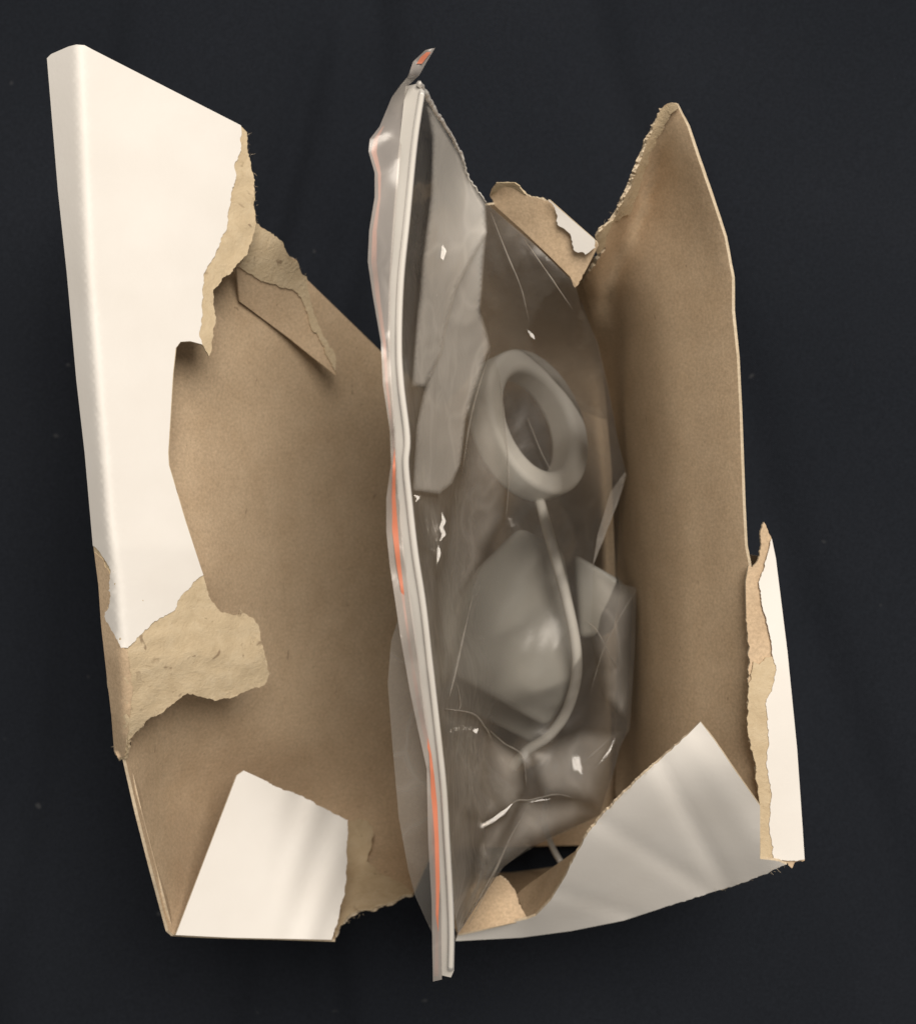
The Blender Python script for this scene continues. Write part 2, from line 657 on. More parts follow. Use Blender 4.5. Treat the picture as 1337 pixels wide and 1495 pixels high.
FO = [(69, 86), (75, 80), (100, 69), (112, 66), (124, 67), (135, 73), (352, 184), (361, 193, 't'), (362, 220, 't'), (370, 255, 't'), (372, 282, 't'), (370, 300, 't'), (375, 327, 't'), (369, 345, 't'),
      (361, 372, 't'), (345, 386, 't'), (338, 397, 't'), (320, 415, 't'), (311, 426, 't'), (315, 471, 't'), (309, 511, 't'), (306, 520, 't'),
      (295, 503), (278, 499), (264, 500), (258, 508), (254, 545), (247, 661), (248, 679), (272, 760), (297, 840), (301, 854, 't'), (308, 874, 't'), (323, 894, 't'), (346, 898, 't'), (352, 890, 't'), (377, 912, 't'),
      (382, 939, 't'), (391, 971, 't'), (394, 984, 't'), (386, 1000, 't'), (359, 1009, 't'), (341, 1018, 't'), (314, 1023, 't'), (287, 1016, 't'), (274, 1012, 't'), (256, 1025, 't'), (238, 1040, 't'), (220, 1047, 't'),
      (198, 1069, 't'), (189, 1080, 't'), (183, 1108, 't'), (174, 1111, 't'), (167, 1097), (163, 1045), (156, 985), (148, 912), (144, 854), (137, 800), (124, 661), (112, 556), (98, 399), (85, 278)]
fp = sheet('front_panel', FO, Z_FRONT, (PLY, KRAFT, PLY), box, .6, 9, wob=lambda u, v: .5 * mnoise.noise(Vector((u * .05, v * .05, 2))) * (1 if v > 850 or u > 300 else 0), seed=3)
sheet('white_liner', [(69, 85), (75, 79), (100, 68), (112, 65), (124, 66), (135, 72), (352, 183), (353, 192, 't'), (352, 219, 't'), (343, 242, 't'), (343, 264, 't'), (336, 300, 't'), (332, 327, 't'), (318, 363, 't'),
                      (298, 399, 't'), (296, 421, 't'), (296, 453, 't'), (291, 489, 't'), (296, 503), (278, 498), (264, 499), (257, 508), (253, 545), (246, 661), (247, 679), (271, 760), (297, 839, 't'),
                      (287, 846, 't'), (265, 870, 't'), (256, 890, 't'), (233, 902, 't'), (207, 926, 't'), (187, 946, 't'), (177, 946, 't'), (153, 900, 't'), (160, 881, 't'), (162, 832, 't'), (148, 809, 't'), (136, 797),
                      (124, 661), (112, 556), (98, 399), (85, 278)],
      Z_FRONT, LINER, fp, .15, 8, lift=.3, amp=1.6, seed=4)
# peeled brown layer on the lower outer strip
sheet('brown_layer', [(138, 806), (150, 815, 't'), (162, 840, 't'), (160, 881, 't'), (154, 900, 't'), (177, 946, 't'), (186, 950, 't'), (190, 975, 't'), (194, 1010, 't'), (190, 1050, 't'), (184, 1080, 't'), (182, 1104, 't'), (174, 1109), (167, 1095), (163, 1045), (156, 985), (148, 912), (144, 854)],
      Z_FRONT, (KRAFT, PLY, PLY), fp, .2, 8, lift=.25, seed=14)
drop('outer_side_panel', [(69, 85, 97), (85, 278, 97), (112, 556, 96), (137, 800, 96), (148, 912, 93), (157, 990, 90), (167, 1094, 82), (185, 1112, 85), (203, 1190, 83), (226, 1277, 79), (248, 1360, 74)],
     -.9, BOARD, box, .6, .3, (1, 0))

# --- torn tongue at the head of the left half
tg = sheet('torn_flap', [(345, 388, 't'), (361, 372, 't'), (368, 345, 't'), (376, 328, 't'), (390, 338, 't'), (412, 354, 't'), (421, 372, 't'), (435, 383, 't'), (440, 399, 't'), (447, 405), (449, 425, 't'), (457, 457, 't'),
                        (471, 489, 't'), (489, 520, 't'), (491, 549), (420, 492), (350, 440)],
           [(345, 388, 76), (376, 328, 76), (412, 354, 70), (446, 404, 57), (491, 549, 44), (420, 492, 54), (350, 440, 69), (400, 420, 64)],
           BROWN, box, .5, 8, seed=5)
sheet('torn_ply', [(348, 390, 't'), (361, 372, 't'), (368, 345, 't'), (376, 327, 't'), (390, 337, 't'), (412, 353, 't'), (421, 371, 't'), (435, 382, 't'), (440, 398, 't'), (448, 404), (450, 425, 't'), (458, 457, 't'), (472, 489, 't'),
                   (490, 520, 't'), (491, 547, 't'), (478, 520, 't'), (462, 486, 't'), (455, 478, 't'), (440, 436, 't'), (428, 422, 't'), (400, 415, 't'), (377, 407, 't')],
      [(345, 388, 76), (376, 328, 76), (412, 354, 70), (446, 404, 57), (491, 549, 44), (420, 492, 54), (350, 440, 69), (400, 420, 64)], (PLY, PLY, PLY), tg, .25, 8, lift=.5, seed=6)

# --- lower left end flap
sheet('end_flap', [(356, 1125), (380, 1136, 't'), (406, 1149, 't'), (441, 1162, 't'), (467, 1177, 't'), (493, 1190, 't'), (508, 1197, 't'), (506, 1240, 't'), (506, 1284, 't'), (495, 1340, 't'), (484, 1372), (337, 1369), (257, 1365), (300, 1252), (346, 1132)],
      [(257, 1365, 76), (337, 1369, 70), (484, 1372, 62), (356, 1125, 64), (508, 1197, 50), (300, 1250, 70), (420, 1250, 62), (500, 1290, 57)],
      BOARD, box, .6, 10, wob=lambda u, v: .55 * math.sin((u * .94 + v * .34) * .115) * max(0, min(1, (u - 390) / 60)), amp=1.2, seed=7)
drop('end_panel', [(257, 1364, 75), (337, 1368, 69), (484, 1371, 61)], -1, BOARD, box, .6, .3, (0, 1))

# --- right half: tall side wall
R_LEFT = [(150, 972), (185, 953), (225, 938), (279, 917), (315, 899), (345, 874), (380, 868), (412, 850), (470, 866), (540, 880), (680, 892), (900, 900), (1300, 900)]
R_RIGHT = [(150, 988), (185, 1003), (225, 1016), (292, 1039), (346, 1057), (405, 1068), (521, 1075), (740, 1084), (822, 1092), (965, 1100), (1254, 1111)]
RZ_LEFT = [(150, 88), (279, 85), (345, 80), (380, 70), (412, 52), (470, 26), (540, 8), (680, 5), (1150, 6), (1254, 30)]
RZ_RIGHT = [(150, 89), (292, 88), (405, 86), (740, 84), (1254, 81)]
R_PROF = [(0, 0), (.1, .24), (.2, .43), (.3, .56), (.4, .66), (.5, .74), (.65, .82), (.8, .905), (.9, .955), (1, 1), (1.2, 1.08)]
R_SAG = [(150, 0), (190, 8), (230, 18), (280, 28), (360, 33), (420, 22), (500, 7), (560, 0)]


def z_wall(u, v):
    a, b = lerp(R_LEFT, v), lerp(R_RIGHT, v)
    t = (u - a) / (b - a)
    za, zb = lerp(RZ_LEFT, v), lerp(RZ_RIGHT, v)
    acc = 0
    for k in (-.09, -.045, 0, .045, .09):
        acc += lerp(R_PROF, t + k) / 5
    tt = min(1, max(0, t))
    return za + (zb - za) * acc - lerp(R_SAG, v) * (lambda q: q * q * (3 - 2 * q))(min(1, max(0, (tt - .015) / .15))) * (1 - tt) ** .9


def Z_R(u, v):
    return sum(z_wall(u, v + d) for d in (-44, -33, -22, -11, 0, 11, 22, 33, 44)) / 9


rw = sheet('side_panel', [(967, 157, 't'), (976, 151), (987, 152), (1003, 185), (1016, 225), (1039, 292), (1057, 346), (1068, 405), (1068, 454), (1075, 521), (1079, 600), (1084, 740), (1087, 797), (1092, 822),
                          (1097, 880), (1100, 965), (1098, 1067), (1104, 1106), (1111, 1164), (1111, 1254), (1040, 1254), (935, 1232), (898, 1160), (900, 900), (892, 680), (880, 540), (866, 470),
                          (850, 412, 't'), (884, 362, 't'), (870, 345, 't'), (899, 315, 't'), (917, 279, 't'), (938, 225, 't'), (953, 185, 't')],
           Z_R, BROWN, box, .8, 11, seed=8)
sheet('torn_ply', [(976, 151, 't'), (988, 152), (990, 158), (977, 168, 't'), (965, 195, 't'), (949, 225, 't'), (933, 274, 't'), (922, 310, 't'), (895, 326, 't'), (885, 345, 't'), (884, 360, 't'), (872, 372, 't'), (869, 345, 't'), (899, 315, 't'), (917, 279, 't'), (938, 225, 't'), (953, 185, 't'), (966, 158, 't')],
      Z_R, (PLY, PLY, KRAFT_EDGE), rw, .4, 7, lift=1.2, seed=9)

# --- right rim: remains of the front face
Z_RS = TPS([(1098, 828, 85), (1115, 763, 85), (1131, 815, 84), (1174, 1256, 82), (1111, 1254, 83), (1092, 1000, 86)], .01)
rs = sheet('front_panel', [(1092, 826), (1098, 828, 't'), (1106, 819, 't'), (1111, 797, 't'), (1110, 775, 't'), (1115, 762, 't'), (1126, 788), (1131, 815), (1148, 952), (1162, 1093), (1170, 1208), (1174, 1256, 't'), (1160, 1259, 't'), (1155, 1268, 't'), (1150, 1260, 't'), (1128, 1256),
                           (1108, 1254, 't'), (1108, 1164, 't'), (1100, 1106, 't'), (1092, 1067, 't'), (1092, 1005, 't'), (1094, 965, 't'), (1089, 900), (1088, 850)],
           Z_RS, (KRAFT, WHITE, KRAFT_EDGE), box, .6, 7, seed=10)
sheet('torn_ply', [(1099, 966, 't'), (1108, 970, 't'), (1118, 960, 't'), (1127, 958, 't'), (1136, 978), (1136, 1100), (1138, 1200), (1135, 1254), (1109, 1254, 't'), (1108, 1164, 't'), (1100, 1106, 't'), (1091, 1067, 't'), (1092, 1005, 't')],
      Z_RS, PLYM, rs, .3, 6, lift=.5, seed=11)
sheet('white_liner', [(1111, 841, 't'), (1121, 806, 't'), (1126, 786), (1132, 815), (1149, 952), (1163, 1093), (1171, 1208), (1174, 1255, 't'), (1155, 1257, 't'), (1129, 1255, 't'), (1122, 1203, 't'), (1126, 1159, 't'), (1118, 1115, 't'), (1122, 1084, 't'),
                      (1117, 1027, 't'), (1126, 1009, 't'), (1133, 978, 't'), (1127, 956, 't'), (1124, 930, 't'), (1113, 890, 't'), (1107, 850, 't')],
      Z_RS, LINER, rs, .15, 6, lift=.75, amp=1.2, seed=12)
drop('outer_side_panel', [(1131, 815, 83), (1148, 952, 82), (1162, 1093, 81), (1173, 1254, 81)], -1.2, BOARD, box, .6, .3, (-1, 0))

# --- lower right end flap, standing up and creased
def fl_wob(u, v):
    z = 0
    for (a, b, c, d, h, w_) in ((955, 1100, 1062, 1300, -.95, 15), (925, 1232, 1030, 1300, -.7, 14), (795, 1296, 910, 1334, -.55, 9), (1000, 1080, 1105, 1225, .5, 22)):
        L = math.hypot(c - a, d - b)
        dist = ((u - a) * (d - b) - (v - b) * (c - a)) / L
        z += h * math.exp(-(dist / w_) ** 2) + .35 * h * math.tanh(dist / w_)
    return z


Z_FL = TPS([(1109, 1254, 84), (1087, 1287, 76), (1042, 1301, 70), (959, 1327, 62), (910, 1343, 58), (835, 1358, 56), (760, 1368, 56), (665, 1374, 58), (668, 1364, 59),
            (1022, 1054, 103), (1007, 1069, 102), (967, 1106, 101), (936, 1133, 100), (905, 1164, 97), (852, 1225, 90), (826, 1278, 80), (804, 1314, 72), (782, 1337, 66), (769, 1342, 64),
            (1042, 1080, 103), (1069, 1120, 102), (1109, 1177, 95), (1000, 1200, 88), (920, 1260, 77)])
ef = sheet('end_flap', [(1022, 1054), (1007, 1069, 't'), (967, 1106, 't'), (936, 1133, 't'), (905, 1164, 't'), (879, 1190, 't'), (852, 1226, 't'), (826, 1278), (804, 1314), (782, 1337), (769, 1342), (668, 1364), (665, 1374), (760, 1369), (835, 1359), (910, 1344), (959, 1328, 't'),
                        (1042, 1302, 't'), (1087, 1288, 't'), (1148, 1262, 't'), (1128, 1256), (1109, 1254), (1109, 1177), (1069, 1120), (1042, 1080)],
           Z_FL, BOARD, box, .6, 10, wob=fl_wob, amp=1.0, seed=13)
sheet('inner_lip', [(985, 1086), (936, 1133), (905, 1164), (879, 1190), (852, 1226), (826, 1278), (804, 1314), (782, 1338), (769, 1342), (754, 1306), (763, 1297), (815, 1260), (839, 1243), (886, 1187), (933, 1136), (960, 1108)],
      [(985, 1086, 100), (936, 1134, 98), (905, 1165, 95), (852, 1227, 88), (826, 1278, 78), (804, 1314, 70), (782, 1338, 64), (769, 1342, 62), (754, 1306, 46), (763, 1297, 46), (815, 1260, 62), (839, 1243, 76), (886, 1187, 92), (933, 1133, 97)],
      BROWN, box, .5, 8, wob=lambda u, v: fl_wob(u, v) - 1.2)
sheet('torn_flap', [(729, 1279, 't'), (740, 1287, 't'), (752, 1302, 't'), (770, 1343), (668, 1364), (650, 1330), (690, 1290)],
      [(729, 1279, 62), (752, 1302, 60), (770, 1343, 62), (668, 1364, 61), (650, 1330, 48), (690, 1290, 55)], BROWN, box, .5, 8, lift=.8, seed=15)
drop('end_panel', [(667, 1371, 57), (760, 1366, 55), (835, 1356, 55), (910, 1341, 57), (959, 1325, 61), (1042, 1299, 69), (1087, 1284, 75), (1120, 1261, 80), (1150, 1258, 81)], -2.5, BOARD, box, .6, .3, (0, 1))

# --- head end wall and its torn stub
sheet('end_panel', [(708, 300), (790, 290), (866, 352), (866, 420), (884, 545), (892, 610), (712, 610), (700, 440)],
      [(700, 300, 58), (790, 292, 66), (866, 352, 74), (866, 420, 42), (868, 545, 9), (890, 610, 3.5), (712, 610, 3.5), (640, 560, 7), (640, 400, 30), (760, 420, 34), (830, 430, 38)], BROWN, box, .6, 14)
st = sheet('end_flap', [(715, 285), (718, 275), (724, 268), (738, 266), (751, 268, 't'), (774, 288, 't'), (801, 292), (868, 351, 't'), (872, 360), (852, 400, 't'), (839, 420, 't'), (832, 404), (800, 372), (760, 334), (722, 300, 't')],
           [(715, 284, 72), (724, 268, 76), (751, 268, 80), (801, 292, 82), (868, 351, 83), (850, 402, 79), (839, 418, 78), (800, 372, 78), (760, 334, 76), (722, 300, 74)], BROWN, box, .6, 7, seed=16)
sheet('white_liner', [(800, 291), (868, 350, 't'), (869, 362, 't'), (854, 372, 't'), (839, 366, 't'), (832, 342, 't'), (814, 328, 't'), (810, 306, 't')],
      [(800, 291, 82.6), (868, 351, 83.6), (854, 372, 81.8), (832, 342, 81.8), (810, 306, 82)], LINER, st, .25, 6, lift=1.0, seed=17)
sheet('torn_ply', [(716, 284, 't'), (724, 267), (751, 267, 't'), (768, 284, 't'), (752, 287, 't'), (744, 296, 't'), (734, 289, 't'), (728, 300, 't')],
      [(715, 284, 72), (724, 268, 76), (751, 268, 80), (768, 284, 80), (740, 292, 74), (722, 300, 69)], PLYM, st, .25, 5, lift=.8, seed=18)

# ------------------------------------------------------------------ things in the bag
ring = thing('ring', 'round white plastic ring with a thin cord, seen through the clear bag', 'ring', P(782, 622, 20))
def build_ring():
    R, r_in, h = .0195, .0132, .0085
    def rnd_corner(cr, cz, a0, rad):
        return [(cr + rad * math.cos(math.radians(a0 + d)), cz + rad * math.sin(math.radians(a0 + d))) for d in (0, 18, 36, 54, 72, 90)]
    q = .0016
    prof = rnd_corner(R - q, h / 2 - q, 0, q) + rnd_corner(r_in + q * 1.4, h / 2 - q * 1.4, 90, q * 1.4) + rnd_corner(r_in + q, -h / 2 + q, 180, q) + rnd_corner(R - q, -h / 2 + q, 270, q)
    n = 72
    verts, faces = [], []
    for k in range(n):
        a = 2 * math.pi * k / n
        for (r, z) in prof:
            verts.append(Vector((r * math.cos(a), r * math.sin(a), z)))
    m = len(prof)
    for k in range(n):
        for j in range(m):
            a, b = k * m + j, k * m + (j + 1) % m
            c, d = ((k + 1) % n) * m + (j + 1) % m, ((k + 1) % n) * m + j
            faces.append([a, d, c, b])
    # lean the ring: a tilt about its long axis, then turn in the picture
    M = Matrix.Rotation(math.radians(22), 4, 'Z') @ Matrix.Rotation(math.radians(51), 4, 'Y')
    off = P(772, 621, 31) - origin(ring)
    me = bpy.data.meshes.new('band')
    me.from_pydata([tuple(M @ v + off) for v in verts], [], faces)
    me.materials.append(RING)
    bm = bmesh.new(); bm.from_mesh(me)
    bmesh.ops.recalc_face_normals(bm, faces=bm.faces)
    bm.to_mesh(me); bm.free()
    for p in me.polygons:
        p.use_smooth = True
    link('band', me, ring)
build_ring()
tube('cord', [P(*q) for q in ((783, 715, 31), (797, 765, 40), (812, 820, 46), (828, 880, 47), (840, 940, 47), (841, 990, 45), (826, 1040, 42), (800, 1075, 38), (770, 1095, 33), (748, 1120, 25))], .0013, RING, ring)

def rounded(name, corners, zt, zb, bev, m, parent=None, bulge=.0):
    """soft-edged moulded block from four picture corners of its top face"""
    me = bpy.data.meshes.new(name)
    bm = bmesh.new()
    org = origin(parent) if parent else Vector((0, 0, 0))
    T = [bm.verts.new(P(u, v, z) - org) for (u, v, z) in zt]
    B = [bm.verts.new(P(u, v, z) - org) for (u, v, z) in zb]
    bm.faces.new(list(reversed(T)) if False else T)
    bm.faces.new(list(reversed(B)))
    n = len(T)
    for i in range(n):
        bm.faces.new([T[i], B[i], B[(i + 1) % n], T[(i + 1) % n]])
    bmesh.ops.recalc_face_normals(bm, faces=bm.faces)
    bmesh.ops.bevel(bm, geom=list(bm.edges), offset=bev, segments=6, profile=.5, affect='EDGES', clamp_overlap=True)
    bm.to_mesh(me); bm.free()
    me.materials.append(m)
    for p in me.polygons:
        p.use_smooth = True
    o = link(name, me, parent)
    o.modifiers.new('even', 'WEIGHTED_NORMAL')
    return o

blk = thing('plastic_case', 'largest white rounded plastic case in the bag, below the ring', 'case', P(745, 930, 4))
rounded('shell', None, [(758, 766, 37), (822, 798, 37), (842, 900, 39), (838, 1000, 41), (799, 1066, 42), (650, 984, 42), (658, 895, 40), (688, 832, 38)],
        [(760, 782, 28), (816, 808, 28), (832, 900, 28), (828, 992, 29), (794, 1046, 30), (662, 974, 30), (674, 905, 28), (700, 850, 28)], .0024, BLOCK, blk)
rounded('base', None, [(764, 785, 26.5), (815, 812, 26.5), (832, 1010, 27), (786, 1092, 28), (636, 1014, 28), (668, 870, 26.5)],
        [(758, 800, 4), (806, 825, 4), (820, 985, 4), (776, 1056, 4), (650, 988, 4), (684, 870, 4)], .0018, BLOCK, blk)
b2 = thing('plug', 'smaller white plastic plug lying right of the case inside the bag', 'plug', P(870, 880, 4))
rounded('plug_body', None, [(836, 806, 24), (908, 848, 24), (896, 925, 22), (846, 935, 22)], [(838, 820, 4), (896, 850, 4), (886, 915, 4), (846, 922, 4)], .002, BLOCK, b2)
tube('cord', [P(*q) for q in ((800, 1150, 8), (795, 1200, 10), (806, 1236, 14), (818, 1258, 18))], .0008, RING, b2)

# ------------------------------------------------------------------ the zip bag
bag = thing('zip_bag', 'crumpled clear plastic zip bag with a red printed line standing in the torn box', 'plastic bag', P(650, 760, 4))

ZIPL = [(592, 126), (581, 229), (574, 319), (568, 409), (566, 499), (570, 560), (576, 640), (580, 720), (588, 809), (598, 880), (610, 967), (620, 1050), (630, 1123), (638, 1228), (643, 1315), (645, 1424)]
ZIPR = [(610, 122), (619, 133), (608, 207), (597, 319), (588, 409), (585, 499), (588, 560), (597, 638), (595, 677), (600, 730), (609, 809), (620, 880), (630, 967), (636, 1019), (644, 1089), (651, 1158), (655, 1228), (660, 1315), (663, 1370), (662, 1418), (658, 1427)]
def zzip(v):
    t = (v - 80) / 1350
    return 118 + 14 * math.sin(math.pi * min(1, max(0, t))) - 8 * t

def crumple(u, v, s=1.0, seed=0.0):
    p = Vector((u * .011, v * .0075, seed))
    r = 1 - abs(mnoise.noise(p)) * 2
    p2 = Vector((u * .026, v * .02, seed + 7))
    r2 = 1 - abs(mnoise.noise(p2)) * 2
    return s * (2.2 * r + 1.1 * r2)

FRONT_OUT = [(619, 133, 't'), (635, 162, 't'), (653, 189, 't'), (673, 225, 't'), (684, 261, 't'), (711, 297), (778, 355), (839, 413), (848, 450), (873, 500), (888, 565), (902, 644), (914, 690), (908, 714), (880, 785), (866, 826), (895, 850), (928, 858), (928, 880), (926, 950), (919, 1064), (905, 1089), (888, 1158), (879, 1190), (843, 1207), (797, 1228), (773, 1236), (735, 1266), (700, 1315), (669, 1364), (660, 1315), (655, 1228), (651, 1158), (644, 1089), (636, 1019), (630, 967), (620, 880), (609, 809), (600, 730), (595, 677), (597, 638), (588, 560), (585, 499), (588, 409), (597, 319), (608, 207)]
zl = [(u, v, zzip(v) - 1) for (u, v) in ZIPR[1:19]]
Z_FILM = TPS(zl + [(653, 189, 106), (684, 261, 95), (711, 297, 92), (778, 355, 86), (839, 413, 82), (873, 500, 52), (902, 644, 34), (914, 690, 34), (908, 714, 34), (866, 826, 40), (928, 870, 36), (926, 950, 36), (919, 1064, 38), (905, 1089, 40), (888, 1158, 44), (879, 1190, 46), (843, 1207, 56), (797, 1228, 64), (773, 1236, 68), (735, 1266, 78), (669, 1364, 98),
                   (700, 480, 80), (700, 620, 72), (700, 760, 68), (690, 900, 70), (700, 1100, 66), (700, 1230, 82),
                   (780, 520, 63), (800, 620, 60), (790, 740, 58), (760, 850, 58), (800, 950, 55), (790, 1080, 50), (850, 700, 52), (850, 950, 52), (840, 1100, 47), (760, 1180, 62), (660, 330, 100), (680, 400, 93)])
ff = sheet('front_film', FRONT_OUT, Z_FILM, (FILM, FILM, FILM), bag, 0, 6, wob=lambda u, v: crumple(u, v, .4, 1.0) * max(0, min(1, (u - 600) / 50)), amp=1.3, seed=20)
# rear layer, closing the bag round its contents
Z_BACK = TPS([(u, v, zzip(v) - 3) for (u, v) in ZIPL] + [(619, 133, 115), (684, 261, 93), (711, 297, 89), (839, 413, 70), (873, 500, 44), (914, 690, 28), (920, 870, 30), (919, 1064, 32), (879, 1190, 40), (773, 1236, 62), (735, 1266, 72), (669, 1364, 92), 
              (640, 400, 70), (650, 640, 30), (660, 900, 4), (720, 640, 12), (800, 640, 9), (740, 900, 2.8), (800, 1000, 2.8), (700, 1080, 12), (850, 800, 5), (680, 1200, 50), (640, 800, 60), (655, 1000, 50)])
sheet('back_film', [(600, 128), (619, 134), (684, 262), (711, 298), (839, 415), (871, 500), (886, 565), (912, 690), (905, 715), (900, 840), (924, 870), (915, 1064), (884, 1160), (875, 1190), (797, 1226), (735, 1264), (669, 1362), (655, 1400), (642, 1380), (643, 1315), (638, 1228), (630, 1123), (620, 1050), (610, 967), (598, 905),
                    (598, 880), (588, 809), (580, 720), (576, 640), (570, 560), (566, 499), (568, 409), (574, 319), (581, 229)], lambda u, v: max(3.4, Z_BACK(u, v)), (FILM_BACK,) * 3, bag, 0, 8,
      wob=lambda u, v: .4 * crumple(u, v, .7, 5.0) * max(0, min(1, (u - 575) / 50)), seed=21)

# slack corner of the bag hanging out to the left of the zip
TAIL = [(571, 936), (566, 998), (573, 1089), (582, 1193), (596, 1270), (606, 1308), (623, 1346), (633, 1367)]
Z_TAIL = TPS([(u, v, zzip(v) - 3) for (u, v) in ZIPL[8:]] + [(u, v, zzip(v) - 9) for (u, v) in TAIL])
sheet('film_corner', TAIL + [(640, 1400), (646, 1315), (641, 1228), (633, 1123), (623, 1050), (613, 967), (601, 890), (592, 870)], Z_TAIL, (FILM_CORNER,) * 3, bag, 0, 8,
      wob=lambda u, v: .12 * crumple(u, v, .8, 15.0), seed=22)

# creased folds of the front layer
def fold(outline, lift, s, seed, m=FILM_FOLD, step=6):
    return sheet('film_fold', outline, Z_FILM, (m,) * 3, bag, 0, min(step, 5), lift=lift, fade=7 if m is FILM_FOLD else 26, wob=lambda u, v: crumple(u, v, s, seed), amp=1.2, seed=int(seed) + 30)
fold([(706, 306), (711, 342), (702, 454), (711, 480), (717, 506), (694, 569), (681, 612), (673, 677), (661, 707), (642, 723), (601, 717), (607, 621), (615, 579), (635, 513), (644, 454), (653, 400), (680, 345)], 5, .35, 3)
fold([(620, 146), (640, 172), (674, 228), (686, 262), (710, 298), (712, 340), (690, 380), (668, 420), (655, 470), (645, 520), (622, 565), (600, 565), (606, 480), (616, 380), (628, 280), (630, 200)], 7, .3, 12)
fold([(717, 506), (731, 552), (742, 707), (740, 756), (714, 802), (690, 860), (668, 960), (650, 1010), (641, 990), (632, 900), (640, 800), (660, 712), (673, 677), (681, 612), (694, 569)], 3.5, .35, 4, FILM_SOFT)
fold([(640, 1035), (690, 1045), (710, 1060), (762, 1102), (760, 1165), (735, 1190), (705, 1205), (681, 1195), (672, 1230), (664, 1330), (657, 1230), (652, 1158), (645, 1089)], 4.5, .6, 6, FILM_SOFT)
fold([(762, 1165), (842, 1165), (879, 1188), (843, 1206), (773, 1235), (735, 1265), (669, 1362), (690, 1280)], 4, .6, 8, FILM_SOFT)
fold([(911, 690), (914, 692), (905, 722), (880, 790), (865, 826), (872, 780), (890, 720)], 2, .2, 9, FILM_CORNER, 4)
fold([(604, 719), (640, 724), (655, 745), (660, 780), (648, 830), (636, 850), (626, 810), (612, 800), (606, 760)], 5, .4, 10, FILM_SOFT, 5)
# highlights added as small facets, each tilted to mirror the lamp into the camera
def glint(pts, hw, lift=8.0):
    org = origin(bag)
    lamp = Vector((0.20, 0.44, 1.07))
    verts, faces = [], []
    mu, mv = pts[len(pts) // 2]
    c = P(mu, mv, Z_FILM(mu, mv) + lift)
    eye = Vector((0, 0, CAM_H))
    n = ((eye - c).normalized() + (lamp - c).normalized()).normalized()
    Q = []
    for (u, v) in pts:
        d = P(u, v, 0) - eye
        Q.append(eye + d * ((c - eye).dot(n) / d.dot(n)))
    for i, p in enumerate(Q):
        t = (Q[min(len(Q) - 1, i + 1)] - Q[max(0, i - 1)]).normalized()
        s = n.cross(t).normalized()
        w_ = hw * .00014 * (1 if 0 < i < len(pts) - 1 else .06)
        verts += [p - s * w_ - n * w_ * .12 - org, p - org, p + s * w_ - n * w_ * .12 - org]
    for i in range(len(pts) - 1):
        a = 3 * i
        for k in (0, 1):
            faces.append([a + k, a + k + 1, a + k + 4, a + k + 3])
    me = bpy.data.meshes.new('film_crease_or_glint')
    me.from_pydata([tuple(v) for v in verts], [], faces)
    me.materials.append(GLINT)
    for p in me.polygons:
        p.use_smooth = True
    link('film_crease_or_glint', me, bag)
glint([(636, 357), (641, 362), (645, 368), (647, 380)], 7)
glint([(637, 425), (638, 431)], 3)
glint([(645, 748), (648, 760), (644, 770), (648, 780), (642, 790)], 3)
glint([(640, 795), (641, 808), (637, 825)], 3)
glint([(681, 1194), (690, 1201), (705, 1205), (720, 1197), (735, 1186), (748, 1173)], 3)
glint([(690, 1066), (694, 1068), (698, 1064)], 4)
glint([(768, 1172), (790, 1168), (805, 1167)], 1.0)
glint([(875, 1115), (890, 1095), (897, 1078)], 1.5)
glint([(770, 482), (777, 490), (781, 496)], 3)
glint([(604, 722), (611, 726), (607, 733)], 3)

# fine whitened creases in the film
def crease(pts, hw, lift=1.6):
    org = origin(bag)
    fine = []
    for i in range(len(pts) - 1):
        p0, p1, p2, p3 = pts[max(i - 1, 0)], pts[i], pts[i + 1], pts[min(i + 2, len(pts) - 1)]
        for j in range(6):
            t = j / 6
            fine.append(tuple(.5 * (2 * p1[q] + (p2[q] - p0[q]) * t + (2 * p0[q] - 5 * p1[q] + 4 * p2[q] - p3[q]) * t * t + (3 * p1[q] - p0[q] - 3 * p2[q] + p3[q]) * t ** 3) for q in (0, 1)))
    fine.append(pts[-1])
    verts, faces = [], []
    m = len(fine)
    for i, (u, v) in enumerate(fine):
        a, b = fine[max(0, i - 1)], fine[min(m - 1, i + 1)]
        L = max(1e-6, math.hypot(b[0] - a[0], b[1] - a[1]))
        nx, ny = -(b[1] - a[1]) / L, (b[0] - a[0]) / L
        k = hw * (.25 + .75 * math.sin(math.pi * min(1, max(0, i / (m - 1))))) * (.8 + .4 * mnoise.noise(Vector((u * .08, v * .08, 2))))
        for q, dz in ((-1, 0), (0, .45), (1, 0)):
            x, y = u + nx * k * q, v + ny * k * q
            verts.append(P(x, y, Z_FILM(u, v) + crumple(u, v, .4, 1.0) * max(0, min(1, (u - 600) / 50)) + lift + dz) - org)
    for i in range(m - 1):
        for q in (0, 1):
            a = 3 * i + q
            faces.append([a, a + 1, a + 4, a + 3])
    me = bpy.data.meshes.new('film_crease_or_glint')
    me.from_pydata([tuple(v) for v in verts], [], faces)
    me.materials.append(FILM_LINE)
    link('film_crease_or_glint', me, bag)
